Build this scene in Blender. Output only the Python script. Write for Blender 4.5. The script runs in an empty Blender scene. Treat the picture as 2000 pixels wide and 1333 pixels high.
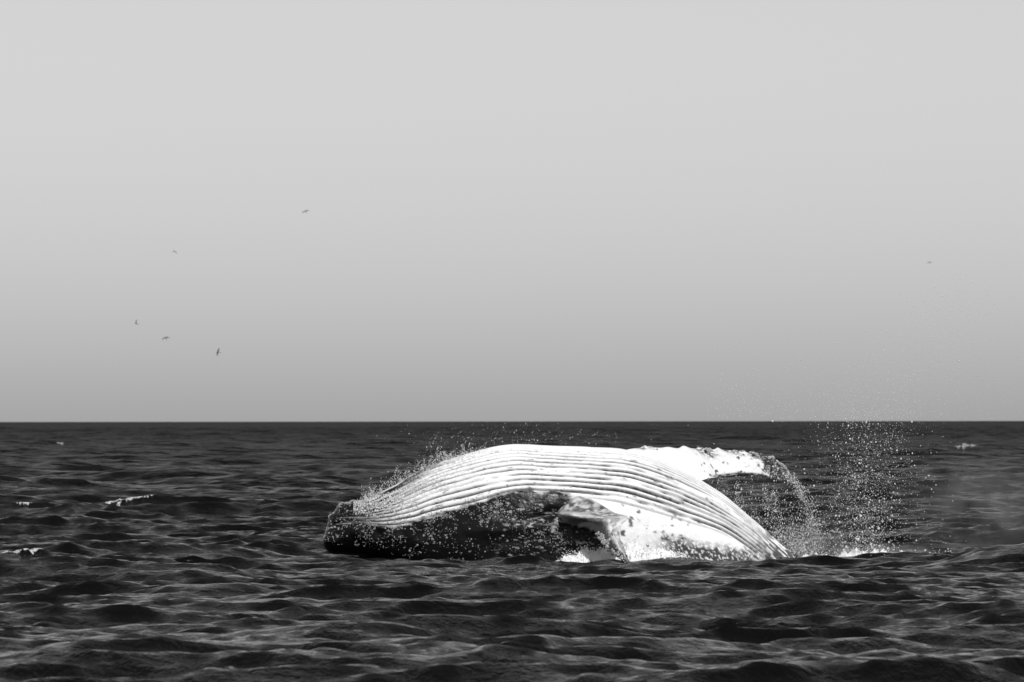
import bpy, math, random
import numpy as np
from mathutils import Vector, Matrix

random.seed(7)
rng = np.random.default_rng(7)
scene = bpy.context.scene
col = scene.collection
R = math.radians

# ------------------------------------------------------------------ camera
EYE = 2.2                      # eye height above mean sea level (deck of a small boat)
FPX = 11111.0                  # 200 mm lens, 36 mm sensor, photograph 2000 px wide
D0 = 92.0                      # distance to the whale
HOR = 821.0                    # photograph row of eye level
cam_d = bpy.data.cameras.new('camera')
cam_d.lens = 200.0
cam_d.sensor_width = 36.0
cam_d.clip_start = 1.0
cam_d.clip_end = 30000.0
cam_d.dof.use_dof = True
cam_d.dof.focus_distance = 90.0
cam_d.dof.aperture_fstop = 6.3
cam = bpy.data.objects.new('camera', cam_d)
col.objects.link(cam)
cam.location = (0, 0, EYE)
cam.rotation_euler = (R(90.0) + math.atan(154.5 / FPX), R(0.0), 0)
cam.rotation_euler.rotate_axis('Z', R(-0.06))
scene.camera = cam

# ------------------------------------------------------------------ sky and sun
SUN_EL, SUN_AZ = 48.0, 170.0   # sun behind the camera, a little to the right (azimuth clockwise from +Y)
world = bpy.data.worlds.new('World')
scene.world = world
world.use_nodes = True
nt = world.node_tree
bg = nt.nodes['Background']
sky = nt.nodes.new('ShaderNodeTexSky')
sky.sky_type = 'NISHITA'
sky.sun_disc = False
sky.sun_elevation = R(SUN_EL)
sky.sun_rotation = R(SUN_AZ)
sky.altitude = 0.0
sky.air_density = 2.0
sky.dust_density = 0.78
sky.ozone_density = 1.0
# black and white film behind an orange filter: the sky is seen by its red and green record only
sep = nt.nodes.new('ShaderNodeSeparateColor')
nt.links.new(sky.outputs[0], sep.inputs[0])
bw = nt.nodes.new('ShaderNodeMath'); bw.operation = 'MULTIPLY'; bw.inputs[1].default_value = 0.65
bw2 = nt.nodes.new('ShaderNodeMath'); bw2.operation = 'MULTIPLY_ADD'; bw2.inputs[1].default_value = 0.35
nt.links.new(sep.outputs[0], bw.inputs[0])
nt.links.new(sep.outputs[1], bw2.inputs[0]); nt.links.new(bw.outputs[0], bw2.inputs[2])
nt.links.new(bw2.outputs[0], bg.inputs['Color'])
bg.inputs['Strength'].default_value = 0.083

sun_d = bpy.data.lights.new('sun', 'SUN')
sun_d.energy = 3.3
sun_d.angle = R(0.53)
sun_d.color = (1, 1, 1)
sun = bpy.data.objects.new('sun', sun_d)
col.objects.link(sun)
az, el = R(SUN_AZ), R(SUN_EL)
sdir = Vector((math.sin(az) * math.cos(el), math.cos(az) * math.cos(el), math.sin(el)))
sun.rotation_euler = sdir.to_track_quat('Z', 'Y').to_euler()
sun.location = sdir * 200

vs = scene.view_settings
vs.view_transform = 'Standard'
vs.look = 'None'
vs.exposure = 0.0
vs.gamma = 1.0
vs.use_curve_mapping = False

# ------------------------------------------------------------------ helpers
def P(px, py, d=D0):
    """photograph pixel + distance along the view axis -> world point"""
    return np.array([(px - 1000.0) / FPX * d, d, EYE + (HOR - py) / FPX * d])

def sstep(a, b, x):
    t = np.clip((x - a) / (b - a), 0, 1)
    return t * t * (3 - 2 * t)

def _hash(i, j, k):
    n = (i * 374761393 + j * 668265263 + k * 2147483647) & 0xffffffff
    n = ((n ^ (n >> 13)) * 1274126177) & 0xffffffff
    return ((n ^ (n >> 16)) & 0xffff) / 65535.0

def vnoise(x, y, seed=0):
    x = np.asarray(x, dtype=np.float64); y = np.asarray(y, dtype=np.float64)
    xi = np.floor(x).astype(np.int64); yi = np.floor(y).astype(np.int64)
    fx = x - xi; fy = y - yi
    fx = fx * fx * (3 - 2 * fx); fy = fy * fy * (3 - 2 * fy)
    a = _hash(xi, yi, seed); b = _hash(xi + 1, yi, seed)
    c = _hash(xi, yi + 1, seed); d = _hash(xi + 1, yi + 1, seed)
    return (a + (b - a) * fx) * (1 - fy) + (c + (d - c) * fx) * fy      # 0..1

def fbm(x, y, oct=4, seed=0):
    s, a, t = 0.0, 0.5, 0.0
    for o in range(oct):
        s = s + a * vnoise(x * 2 ** o, y * 2 ** o, seed + o * 17); t += a; a *= 0.55
    return s / t

def mesh_obj(name, verts, faces, mat, smooth=True, parent=None, link=True):
    """faces: (n,3) or (n,4) integer array"""
    verts = np.ascontiguousarray(verts, dtype=np.float32)
    faces = np.ascontiguousarray(faces, dtype=np.int32)
    n, k = faces.shape
    me = bpy.data.meshes.new(name)
    me.vertices.add(len(verts)); me.vertices.foreach_set('co', verts.ravel())
    me.loops.add(n * k); me.loops.foreach_set('vertex_index', faces.ravel())
    me.polygons.add(n)
    me.polygons.foreach_set('loop_start', np.arange(0, n * k, k, dtype=np.int32))
    me.polygons.foreach_set('loop_total', np.full(n, k, dtype=np.int32))
    me.polygons.foreach_set('use_smooth', np.full(n, smooth, dtype=bool))
    me.update(calc_edges=True)
    me.validate()
    if mat: me.materials.append(mat)
    ob = bpy.data.objects.new(name, me)
    if link: col.objects.link(ob)
    if parent: ob.parent = parent
    return ob

def float_attr(ob, name, vals):
    at = ob.data.attributes.new(name, 'FLOAT', 'POINT')
    at.data.foreach_set('value', np.ascontiguousarray(vals, dtype=np.float32))

def tag(o, label=None, cat=None, group=None, kind=None):
    if label: o['label'] = label
    if cat: o['category'] = cat
    if group: o['group'] = group
    if kind: o['kind'] = kind
    return o

def new_mat(name):
    m = bpy.data.materials.new(name); m.use_nodes = True
    return m, m.node_tree, m.node_tree.nodes['Principled BSDF']

def grid_faces(nr, nc, wrap=False):
    i = np.arange(nr - 1)[:, None]; j = np.arange(nc if wrap else nc - 1)[None, :]
    j2 = (j + 1) % nc
    return np.stack([i * nc + j, i * nc + j2, (i + 1) * nc + j2, (i + 1) * nc + j], -1).reshape(-1, 4)

# ------------------------------------------------------------------ materials
def grey(v): return (v, v, v, 1)

def mat_sea():
    m = bpy.data.materials.new('sea_water'); m.use_nodes = True
    t = m.node_tree; N = t.nodes; L = t.links
    N.remove(N['Principled BSDF'])
    out = N['Material Output']
    geo = N.new('ShaderNodeNewGeometry')
    prev = None
    at = N.new('ShaderNodeAttribute'); at.attribute_name = 'ripple_roughness'   # waves too small for the mesh out there
    # far waves that the mesh is too coarse for
    mp = N.new('ShaderNodeMapping'); mp.inputs['Scale'].default_value = (0.22, 0.30, 0.1)
    L.new(geo.outputs['Position'], mp.inputs['Vector'])
    nz = N.new('ShaderNodeTexNoise'); nz.inputs['Scale'].default_value = 1.0
    nz.inputs['Detail'].default_value = 3; nz.inputs['Roughness'].default_value = 0.6
    L.new(mp.outputs[0], nz.inputs['Vector'])
    mr = N.new('ShaderNodeMapRange'); mr.inputs['From Min'].default_value = 0.20; mr.inputs['From Max'].default_value = 0.40
    L.new(at.outputs['Fac'], mr.inputs['Value'])
    prev = N.new('ShaderNodeBump'); prev.inputs['Distance'].default_value = 2.6
    L.new(mr.outputs[0], prev.inputs['Strength']); L.new(nz.outputs['Fac'], prev.inputs['Height'])
    mp = N.new('ShaderNodeMapping'); mp.inputs['Scale'].default_value = (0.75, 0.95, 0.2); mp.inputs['Rotation'].default_value = (0, 0, -0.2)
    L.new(geo.outputs['Position'], mp.inputs['Vector'])
    nz = N.new('ShaderNodeTexNoise'); nz.inputs['Scale'].default_value = 1.0
    nz.inputs['Detail'].default_value = 3; nz.inputs['Roughness'].default_value = 0.6
    L.new(mp.outputs[0], nz.inputs['Vector'])
    mr = N.new('ShaderNodeMapRange'); mr.inputs['From Min'].default_value = 0.13; mr.inputs['From Max'].default_value = 0.24
    L.new(at.outputs['Fac'], mr.inputs['Value'])
    b0 = N.new('ShaderNodeBump'); b0.inputs['Distance'].default_value = 0.55
    L.new(mr.outputs[0], b0.inputs['Strength']); L.new(nz.outputs['Fac'], b0.inputs['Height']); L.new(prev.outputs[0], b0.inputs['Normal'])
    prev = b0
    for sc, dist, st, det in ((2.6, 1.0, 0.060, 3), (8.5, 1.0, 0.036, 4), (26.0, 1.0, 0.011, 2)):
        mp = N.new('ShaderNodeMapping'); mp.inputs['Scale'].default_value = (sc, sc * 0.75, sc * 0.3)
        mp.inputs['Rotation'].default_value = (0, 0, 0.25)
        L.new(geo.outputs['Position'], mp.inputs['Vector'])
        nz = N.new('ShaderNodeTexNoise'); nz.inputs['Scale'].default_value = 1.0
        nz.inputs['Detail'].default_value = det; nz.inputs['Roughness'].default_value = 0.55
        nz.inputs['Distortion'].default_value = 0.6
        L.new(mp.outputs[0], nz.inputs['Vector'])
        b = N.new('ShaderNodeBump'); b.inputs['Strength'].default_value = 1.0
        b.inputs['Distance'].default_value = st
        L.new(nz.outputs['Fac'], b.inputs['Height'])
        if prev: L.new(prev.outputs[0], b.inputs['Normal'])
        prev = b
    pr = N.new('ShaderNodeBsdfPrincipled')
    pr.inputs['Base Color'].default_value = grey(0.003)
    pr.inputs['IOR'].default_value = 1.33
    pr.inputs['Specular IOR Level'].default_value = SEA_SPEC
    L.new(at.outputs['Fac'], pr.inputs['Roughness'])
    L.new(prev.outputs[0], pr.inputs['Normal'])
    L.new(pr.outputs[0], out.inputs['Surface'])
    return m
SEA_SPEC = 0.175


def mat_simple(name, base, rough, bump=None, var=0.0, vscale=8.0, spec=0.5, sss=0.0):
    m, t, p = new_mat(name)
    p.inputs['Base Color'].default_value = grey(base)
    p.inputs['Roughness'].default_value = rough
    p.inputs['Specular IOR Level'].default_value = spec
    tc = t.nodes.new('ShaderNodeTexCoord')
    nz = t.nodes.new('ShaderNodeTexNoise'); nz.inputs['Scale'].default_value = vscale
    nz.inputs['Detail'].default_value = 4
    t.links.new(tc.outputs['Object'], nz.inputs['Vector'])
    mr = t.nodes.new('ShaderNodeMapRange')
    mr.inputs['To Min'].default_value = max(0, base - var); mr.inputs['To Max'].default_value = min(0.95, base + var)
    t.links.new(nz.outputs['Fac'], mr.inputs['Value'])
    t.links.new(mr.outputs[0], p.inputs['Base Color'])
    if bump:
        b = t.nodes.new('ShaderNodeBump'); b.inputs['Distance'].default_value = bump
        t.links.new(nz.outputs['Fac'], b.inputs['Height']); t.links.new(b.outputs[0], p.inputs['Normal'])
    return m

def mat_whale():
    m, t, p = new_mat('whale_skin')
    N, L = t.nodes, t.links
    at = N.new('ShaderNodeAttribute'); at.attribute_name = 'skin_tone'
    tc = N.new('ShaderNodeTexCoord')
    nz = N.new('ShaderNodeTexNoise'); nz.inputs['Scale'].default_value = 14; nz.inputs['Detail'].default_value = 6
    L.new(tc.outputs['Object'], nz.inputs['Vector'])
    mr = N.new('ShaderNodeMapRange'); mr.inputs['To Min'].default_value = 0.86; mr.inputs['To Max'].default_value = 1.12
    L.new(nz.outputs['Fac'], mr.inputs['Value'])
    mul = N.new('ShaderNodeMath'); mul.operation = 'MULTIPLY'; mul.use_clamp = True
    L.new(at.outputs['Fac'], mul.inputs[0]); L.new(mr.outputs[0], mul.inputs[1])
    L.new(mul.outputs[0], p.inputs['Base Color'])
    p.inputs['Roughness'].default_value = 0.36
    p.inputs['Specular IOR Level'].default_value = 0.22
    n2 = N.new('ShaderNodeTexNoise'); n2.inputs['Scale'].default_value = 9; n2.inputs['Detail'].default_value = 5
    L.new(tc.outputs['Object'], n2.inputs['Vector'])
    b = N.new('ShaderNodeBump'); b.inputs['Distance'].default_value = 0.02; b.inputs['Strength'].default_value = 0.7
    L.new(n2.outputs['Fac'], b.inputs['Height']); L.new(b.outputs[0], p.inputs['Normal'])
    return m

M_SEA = mat_sea()
M_WHALE = mat_whale()
M_BARN = mat_simple('barnacle_shell', 0.30, 0.6, 0.004, 0.40, 30.0)
M_FOAM = mat_simple('sea_foam', 0.80, 0.7, 0.02, 0.10, 14.0, 0.2)
M_DROP = mat_simple('water_drops', 0.88, 0.25, None, 0.05, 5.0, 0.5)
def see_through(m, k):
    t = m.node_tree
    tr = t.nodes.new('ShaderNodeBsdfTransparent'); mx = t.nodes.new('ShaderNodeMixShader')
    mx.inputs[0].default_value = k
    t.links.new(t.nodes['Principled BSDF'].outputs[0], mx.inputs[1]); t.links.new(tr.outputs[0], mx.inputs[2])
    t.links.new(mx.outputs[0], t.nodes['Material Output'].inputs['Surface'])
see_through(M_DROP, 0.32)
M_LACE = mat_simple('broken_foam', 0.50, 0.7, 0.02, 0.2, 9.0, 0.2)
def lace(m):
    t = m.node_tree
    tr = t.nodes.new('ShaderNodeBsdfTransparent'); mx = t.nodes.new('ShaderNodeMixShader')
    nz = t.nodes.new('ShaderNodeTexNoise'); nz.inputs['Scale'].default_value = 13.0; nz.inputs['Detail'].default_value = 3
    tc = t.nodes.new('ShaderNodeTexCoord'); t.links.new(tc.outputs['Object'], nz.inputs['Vector'])
    mr = t.nodes.new('ShaderNodeMapRange'); mr.inputs['From Min'].default_value = 0.40; mr.inputs['From Max'].default_value = 0.56
    t.links.new(nz.outputs['Fac'], mr.inputs['Value']); t.links.new(mr.outputs[0], mx.inputs[0])
    t.links.new(tr.outputs[0], mx.inputs[1]); t.links.new(t.nodes['Principled BSDF'].outputs[0], mx.inputs[2])
    t.links.new(mx.outputs[0], t.nodes['Material Output'].inputs['Surface'])
lace(M_LACE)
M_BIRD = mat_simple('bird_plumage', 0.06, 0.7, None, 0.03, 8.0)

# ------------------------------------------------------------------ the sea
NW = 215
wl = np.exp(rng.uniform(math.log(0.26), math.log(20.0), NW))
wl = np.sort(wl)[::-1]
wdir = rng.normal(0, 0.50, NW) + R(-80)            # waves run towards the boat, a little across
wk = 2 * np.pi / wl
steep = 0.0265 * np.interp(wl, [0.26, 0.5, 1.0, 1.7, 2.8, 6, 20], [1.1, 1.4, 1.3, 0.88, 0.60, 0.55, 0.44]) * rng.uniform(0.6, 1.3, NW)
wa = steep / wk
wph = rng.uniform(0, 2 * np.pi, NW)

# the water round the whale: calmer, with one long swell on the boat's side of it (photo px -> row of its crest line)
LEE_Y = 87.6
_lx = np.array([300, 560, 660, 760, 1050, 1120, 1190, 1260, 1400, 1560, 1700, 1800, 1860, 1900, 1950, 2050, 2300])
_ly = np.array([1092, 1092, 1092, 1098, 1098, 1105, 1098, 1118, 1127, 1123, 1116, 1102, 1090, 1072, 1064, 1058, 1090])
def lee_mask(x, y):
    px = 1000 + x / LEE_Y * FPX
    return sstep(420, 640, px) * sstep(1850, 1600, px) * sstep(72.0, 80, y) * sstep(101, 94, y)
def lee(x, y, z):
    px = 1000 + x / LEE_Y * FPX
    want = EYE + (HOR - np.interp(px, _lx, _ly)) / FPX * LEE_Y
    want = want + 0.09 * (fbm(x * 0.9 + y * 0.3, y * 0.7, 4, 201) - 0.55)
    side_ = sstep(420, 640, px) * sstep(2500, 2150, px)
    m = np.exp(-((y - LEE_Y) / 1.3) ** 2) * side_                         # the swell itself
    calm = 0.85 * side_ * sstep(64.0, 78, y) * sstep(101, 94, y)          # the slick round the body
    z = z * (1 - calm) - 0.07 * calm
    return z * (1 - m) + m * (want - 0.02)

def chop(x, y, dr):
    """short wind waves with sharp crests"""
    z = 0.0
    for (cell, amp, rot, sd) in ((1.25, 0.062, 0.16, 301), (0.62, 0.044, -0.12, 302), (0.33, 0.027, 0.24, 303), (0.19, 0.013, 0.0, 304)):
        f = sstep(0.75, 0.40, dr / cell)
        if f.max() <= 0: continue
        n_ = int(np.nonzero(f > 0)[0][-1]) + 1
        xs = (x[:n_] * math.cos(rot) + y[:n_] * math.sin(rot)) / cell; ys = (-x[:n_] * math.sin(rot) + y[:n_] * math.cos(rot)) / cell
        wx = vnoise(xs * 0.7 + 9, ys * 0.7, sd + 50) * 1.1
        rg_ = 1 - np.abs(2 * vnoise(xs * 0.55 + wx, ys * 0.95 + wx * 0.6, sd) - 1)
        gate = 0.35 + 1.1 * vnoise(x[:n_] / (cell * 4.3), y[:n_] / (cell * 4.3), sd + 90)
        zz = np.zeros(x.shape); zz[:n_] = amp * gate * (rg_ ** 1.6 - 0.4) * f[:n_, None]
        z = z + zz
    return z

def ocean(x, y, dr):
    """displaced surface at grid points; dr: local grid spacing (waves shorter than it fade out)"""
    x = x.astype(np.float64); y = y.astype(np.float64)
    ox = np.zeros(x.shape, np.float32); oy = np.zeros(x.shape, np.float32); oz = np.zeros(x.shape, np.float32); os_ = np.zeros(x.shape, np.float32)
    for i in range(NW):
        f = sstep(0.85, 0.40, dr / wl[i])              # per row
        rows = np.nonzero(f > 0.001)[0]
        if len(rows) == 0: continue
        sl = slice(rows[0], rows[-1] + 1)
        c, s = math.cos(wdir[i]), math.sin(wdir[i])
        ph = ((wk[i] * (x[sl] * c + y[sl] * s) + wph[i]) % (2 * np.pi)).astype(np.float32)
        a = (wa[i] * f[sl])[:, None].astype(np.float32)
        cs = np.cos(ph); sn = np.sin(ph)
        (oz if wl[i] > 2.4 else os_)[sl] += a * cs
        ox[sl] -= a * sn * np.float32(c * 1.1); oy[sl] -= a * sn * np.float32(s * 1.1)
    return ox, oy, oz, os_          # oz: long waves, os_: short waves

def radii(r0, r1, step):
    out = [r0]
    while out[-1] < r1: out.append(out[-1] + step(out[-1]))
    return np.array(out)
SPLIT = 350.0
rr_n = radii(3.0, SPLIT, lambda r: 1.2 if r < 40 else (0.12 if r < 110 else 0.12 + (r - 110) / 190 * 0.6))
rr_f = radii(rr_n[-1], 9000.0, lambda r: 0.9 + (r - 350) / 1150 * 2.4 if r < 1500 else 3.3 + (r - 1500) / 7500 * 120)
core = np.linspace(-6.3, 6.3, 601)
side = []
a = 6.3; st = 0.06
while a < 176:
    st *= 1.22; st = min(st, 4.0); a += st; side.append(a)
side = np.array(side)
ang_n = np.concatenate([-side[::-1], core, side])
ang_f = np.concatenate([-side[::-1], core[::2], side])
GRIDS = []
sv, sfc, srough, so = [], [], [], 0
for rr, ang in ((rr_n, ang_n), (rr_f, ang_f)):
    A, RR = np.meshgrid(np.radians(ang), rr)
    X0 = RR * np.sin(A); Y0 = RR * np.cos(A)
    dr = np.gradient(rr)
    if rr is rr_f: dr[0] = np.gradient(rr_n)[-1]
    OX, OY, OZ, OS = ocean(X0, Y0, dr)
    near_ = rr < 420
    Z_ = OZ.astype(np.float64)
    if rr is rr_n: Z_ = np.where(Y0 > 0, lee(X0, Y0, Z_), Z_)
    short = OS.astype(np.float64)
    short[near_] += chop(X0[near_], Y0[near_], dr[near_])
    if rr is rr_n: short = short * np.where(Y0 > 0, 1 - 0.12 * lee_mask(X0, Y0), 1.0)
    Z_ = Z_ + short
    G = np.stack([X0 + OX, Y0 + OY, Z_], -1)
    GRIDS.append((rr, ang, X0, Y0, G))
    sv.append(G.reshape(-1, 3)); sfc.append(grid_faces(len(rr), len(ang)) + so); so += len(rr) * len(ang)
    srough.append((np.interp(np.log(rr), np.log([3, 60, 120, 300, 900, 9000]), [.08, .08, .15, .34, .46, .52])[:, None] + np.zeros((1, len(ang)))).ravel())
sea = mesh_obj('sea', np.concatenate(sv), np.concatenate(sfc), M_SEA)
float_attr(sea, 'ripple_roughness', np.concatenate(srough))
tag(sea, 'dark choppy sea with short steep waves out to the horizon', kind='structure')

# ------------------------------------------------------------------ the whale
ST = np.array([  # centre x, y (photo px), half height, half depth (px), downward tilt of the axis (deg)
    (633, 1050, 7, 9, 9), (638, 1043, 27, 28, 9), (650, 1036, 45, 46, 9), (674, 1032, 51, 62, 6),
    (710, 1032, 56, 78, 3), (760, 1032, 76, 96, 0), (830, 1032, 115, 120, 0), (890, 1036, 141, 140, 0),
    (950, 1044, 165, 158, 0), (1000, 1050, 179, 168, 0), (1060, 1055, 182, 174, 2), (1130, 1060, 184, 178, 5),
    (1187, 1062, 184, 178, 12), (1225, 1070, 180, 174, 22), (1290, 1092, 170, 166, 33), (1354, 1128, 160, 157, 38),
    (1420, 1175, 150, 147, 44), (1460, 1206, 144, 140, 48), (1540, 1295, 115, 110, 50), (1640, 1410, 75, 70, 50),
    (1740, 1525, 42, 34, 50), (1790, 1580, 12, 10, 50)], float)

def catmull(S, n):
    seg = np.linalg.norm(np.diff(S[:, :2], axis=0), axis=1)
    seg = np.maximum(seg, 14) ** 0.8
    t = np.concatenate([[0], np.cumsum(seg)]); T = np.linspace(0, t[-1], n)
    m = np.gradient(S, t, axis=0)
    i = np.clip(np.searchsorted(t, T) - 1, 0, len(t) - 2)
    h = (t[i + 1] - t[i])[:, None]; s = ((T - t[i]) / (t[i + 1] - t[i]))[:, None]
    return ((2 * s**3 - 3 * s**2 + 1) * S[i] + (s**3 - 2 * s**2 + s) * h * m[i]
            + (-2 * s**3 + 3 * s**2) * S[i + 1] + (s**3 - s**2) * h * m[i + 1])

NU, NV = 500, 500
SP = catmull(ST, NU)
# more rings around on the side one can see: theta = 0 up, + towards the boat
th = np.radians(np.concatenate([np.linspace(-35, 128, NV - 70, endpoint=False), np.linspace(128, 325, 70, endpoint=False)]))
th = np.where(th > math.pi, th - 2 * math.pi, th)
cx, cy, ha, hb, tl = SP.T
tl = np.radians(tl)
nx, nz_ = np.sin(tl), np.cos(tl)
PXM = FPX / D0
Cx = (cx - 1000) / PXM; Cz = EYE + (HOR - cy) / PXM
ha = ha / PXM; hb = hb / PXM
TH = th[None, :] + np.zeros((NU, 1)); U = np.arange(NU)[:, None] / NU + np.zeros((1, NV))
ct, s_t = np.cos(TH), np.sin(TH)
pw = 0.90
cc = np.sign(ct) * np.abs(ct) ** pw; ss = np.sign(s_t) * np.abs(s_t) ** pw
bx_ = Cx[:, None] + nx[:, None] * ha[:, None] * cc
bz_ = Cz[:, None] + nz_[:, None] * ha[:, None] * cc
by_ = D0 - hb[:, None] * ss
BODY = np.stack([bx_, by_, bz_], -1)

def px_of(V):
    return 1000 + V[..., 0] / V[..., 1] * FPX, HOR - (V[..., 2] - EYE) / V[..., 1] * FPX

def normals(V, wrap=True):
    du = np.gradient(V, axis=0)
    dv = (np.roll(V, -1, 1) - np.roll(V, 1, 1)) if wrap else np.gradient(V, axis=1)
    n = np.cross(dv, du)
    return n / np.maximum(np.linalg.norm(n, axis=-1, keepdims=True), 1e-9)

NB = normals(BODY)
cen = np.stack([Cx, np.full(NU, D0), Cz], -1)[:, None, :]
if np.mean(np.sum(NB * (BODY - cen), -1)) < 0: NB = -NB
ix, iy = px_of(BODY)

# pleats: run lengthwise from the chin to behind the flippers
tb = np.interp(cx, [640, 710, 760, 830, 900, 1000, 1100, 1200, 1290, 1354, 1460, 1540],
               np.radians([75, 80, 88, 80, 74, 60, 60, 66, 62, 50, 44, 40]))[:, None]
_k = np.hanning(61); _k /= _k.sum()
tb = np.convolve(np.pad(tb[:, 0], 30, mode='edge'), _k, mode='valid')[:, None]
W = TH / tb                                           # 1 = edge of the pleated throat
L_ = cx[:, None] + np.zeros((1, NV))                  # position along the body (px)
warp = 0.05 * (fbm(L_ / 90, W * 2.2, 3, 5) - 0.5) + 0.028 * np.sin(L_ / 70 + W * 3)
NPL = 14.5
ph = (W + warp) * NPL
kpl = np.round(ph)
gd = np.abs(ph - kpl + 0.07 * (fbm(L_ / 6, W * 40, 3, 23) - 0.5))                                 # 0 in a groove, .5 on a ridge
gw = (0.10 + 0.12 * sstep(930, 1250, L_)) * (0.7 + 0.8 * vnoise(L_ / 45, kpl * 7.3, 21))     # groove half width
gstr = sstep(0.18, 0.50, vnoise(L_ / 120, kpl * 5.1 + 3, 31) + 0.25 * vnoise(L_ / 14, kpl * 3.7, 33))
inp = sstep(1.04, 0.97, np.abs(W)) * sstep(690, 770, L_) * sstep(1500, 1440, L_)
groove = np.exp(-(gd / gw) ** 2) * inp
bulge = (1 - np.exp(-(gd / 0.22) ** 2)) * inp
disp = 0.020 * bulge - 0.030 * groove * gstr
# soft folds, wrinkles behind the jaw, knobs on the snout
side_m = sstep(1.0, 1.15, W)
fold = fbm(ix / 26, iy / 20, 4, 44) - 0.5
disp += 0.05 * fold * side_m * sstep(900, 1000, ix) * sstep(1180, 1100, ix)
disp += 0.03 * (fbm(ix / 60, iy / 40, 3, 47) - 0.5)
disp += -0.10 * np.exp(-((ix - 1072) / 34) ** 2 - ((iy - (1004 - (ix - 1072) * 0.25)) / 11) ** 2) * (TH > 0)
disp += 0.035 * np.exp(-((iy - (1034 + (ix - 1000) * -0.02)) / 14) ** 2) * sstep(880, 960, ix) * sstep(1120, 1060, ix) * (TH > 0)
disp += -0.045 * np.exp(-((iy - (1026 - (ix - 640) * 0.16)) / 6) ** 2) * sstep(640, 655, ix) * sstep(740, 690, ix) * (TH > 0)
for (kx, ky, kr, kh) in [(668, 992, 8, .05), (646, 1010, 7, .04), (640, 1052, 7, .05), (655, 1056, 6, .04), (690, 984, 7, .04),
                         (700, 1040, 9, .04), (735, 1055, 9, .04), (775, 1050, 9, .04), (820, 1060, 8, .03), (745, 1030, 8, .03)]:
    disp += kh * np.exp(-(((ix - kx) / kr) ** 2 + ((iy - ky) / kr) ** 2)) * (TH > -0.3)
BODY2 = BODY + NB * disp[..., None]

# skin tone (albedo)
fine = fbm(ix / 5, iy / 5, 3, 60)
streak = fbm(L_ / 38, W * 26, 3, 61)
blotch = fbm(ix / 16, iy / 13, 4, 62)
belly = 0.88 - 0.07 * blotch
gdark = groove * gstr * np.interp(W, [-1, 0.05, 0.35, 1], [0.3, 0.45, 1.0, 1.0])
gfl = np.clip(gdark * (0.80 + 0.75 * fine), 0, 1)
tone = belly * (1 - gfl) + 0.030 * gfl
# small dark marks on the pleats
mk = sstep(0.70, 0.78, fbm(L_ / 9, W * 45, 3, 63)) * 0.8
tone = tone * (1 - mk * inp * sstep(0.1, 0.5, W)) + 0.10 * mk * inp * sstep(0.1, 0.5, W)
spk = 0.65 * sstep(0.52, 0.68, fbm(ix / 3.0, iy / 3.0, 3, 68)) * sstep(1000, 800, ix + 60 * (blotch - .5)) * sstep(1.0, 0.2, W)
tone = tone * (1 - spk) + 0.08 * spk
# towards the chin the white breaks into streaks, then black
chin = sstep(70, -70, ix - (855 - 112 * sstep(0.05, 0.8, W)) + 120 * (streak - 0.5))
tone = tone * (1 - chin) + 0.007 * chin
st2 = sstep(0.55, 0.66, streak) * sstep(700, 750, ix) * sstep(1.0, 0.9, W) * 0.6
tone = np.maximum(tone, st2)
# black side of the head and chest
hd = sstep(0.97, 1.03, W + 0.10 * (fbm(ix / 22, iy / 8, 3, 64) - 0.5)) * sstep(16, -16, ix - np.interp(iy, [960, 1000, 1018, 1030, 1100], [1120, 1125, 1158, 1186, 1196]) + 10 * (fine - .5))
patch = 0.35 * sstep(0.64, 0.74, fbm(ix / 12 + iy / 40, iy / 5, 4, 65)) * sstep(930, 1010, ix)
hv = 0.006 + patch
tone = tone * (1 - hd) + hv * hd
# flank behind the near flipper: white, blotched, darker and streaky towards the tail
flank = sstep(0.97, 1.05, W) * (1 - hd)
fl = 0.86 - 0.75 * sstep(0.66, 0.76, blotch)
tone = tone * (1 - flank) + fl * flank
low = sstep(1040, 1066, iy + 40 * (blotch - 0.5) - (ix - 1290) * 0.12) * sstep(1240, 1330, ix) * (TH > 0)
sp = 0.05 + 0.75 * sstep(0.54, 0.70, fbm(ix / 2.6, iy / 3.8, 4, 66))
tone = tone * (1 - low) + sp * low
tl2 = sstep(1440, 1530, ix + 60 * (blotch - .5))
sp2 = 0.10 + 0.7 * sstep(0.50, 0.62, fbm((ix + iy) / 26, (ix - iy) / 3.4, 3, 67))
tone = tone * (1 - tl2) + sp2 * tl2
tone = np.where(np.abs(TH) > R(150), 0.03, tone)
tone = np.clip(tone, 0.004, 0.9)

wv = [BODY2.reshape(-1, 3)]; wt = [tone.ravel()]
wf = [grid_faces(NU, NV, wrap=True)]
base = NU * NV

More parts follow.
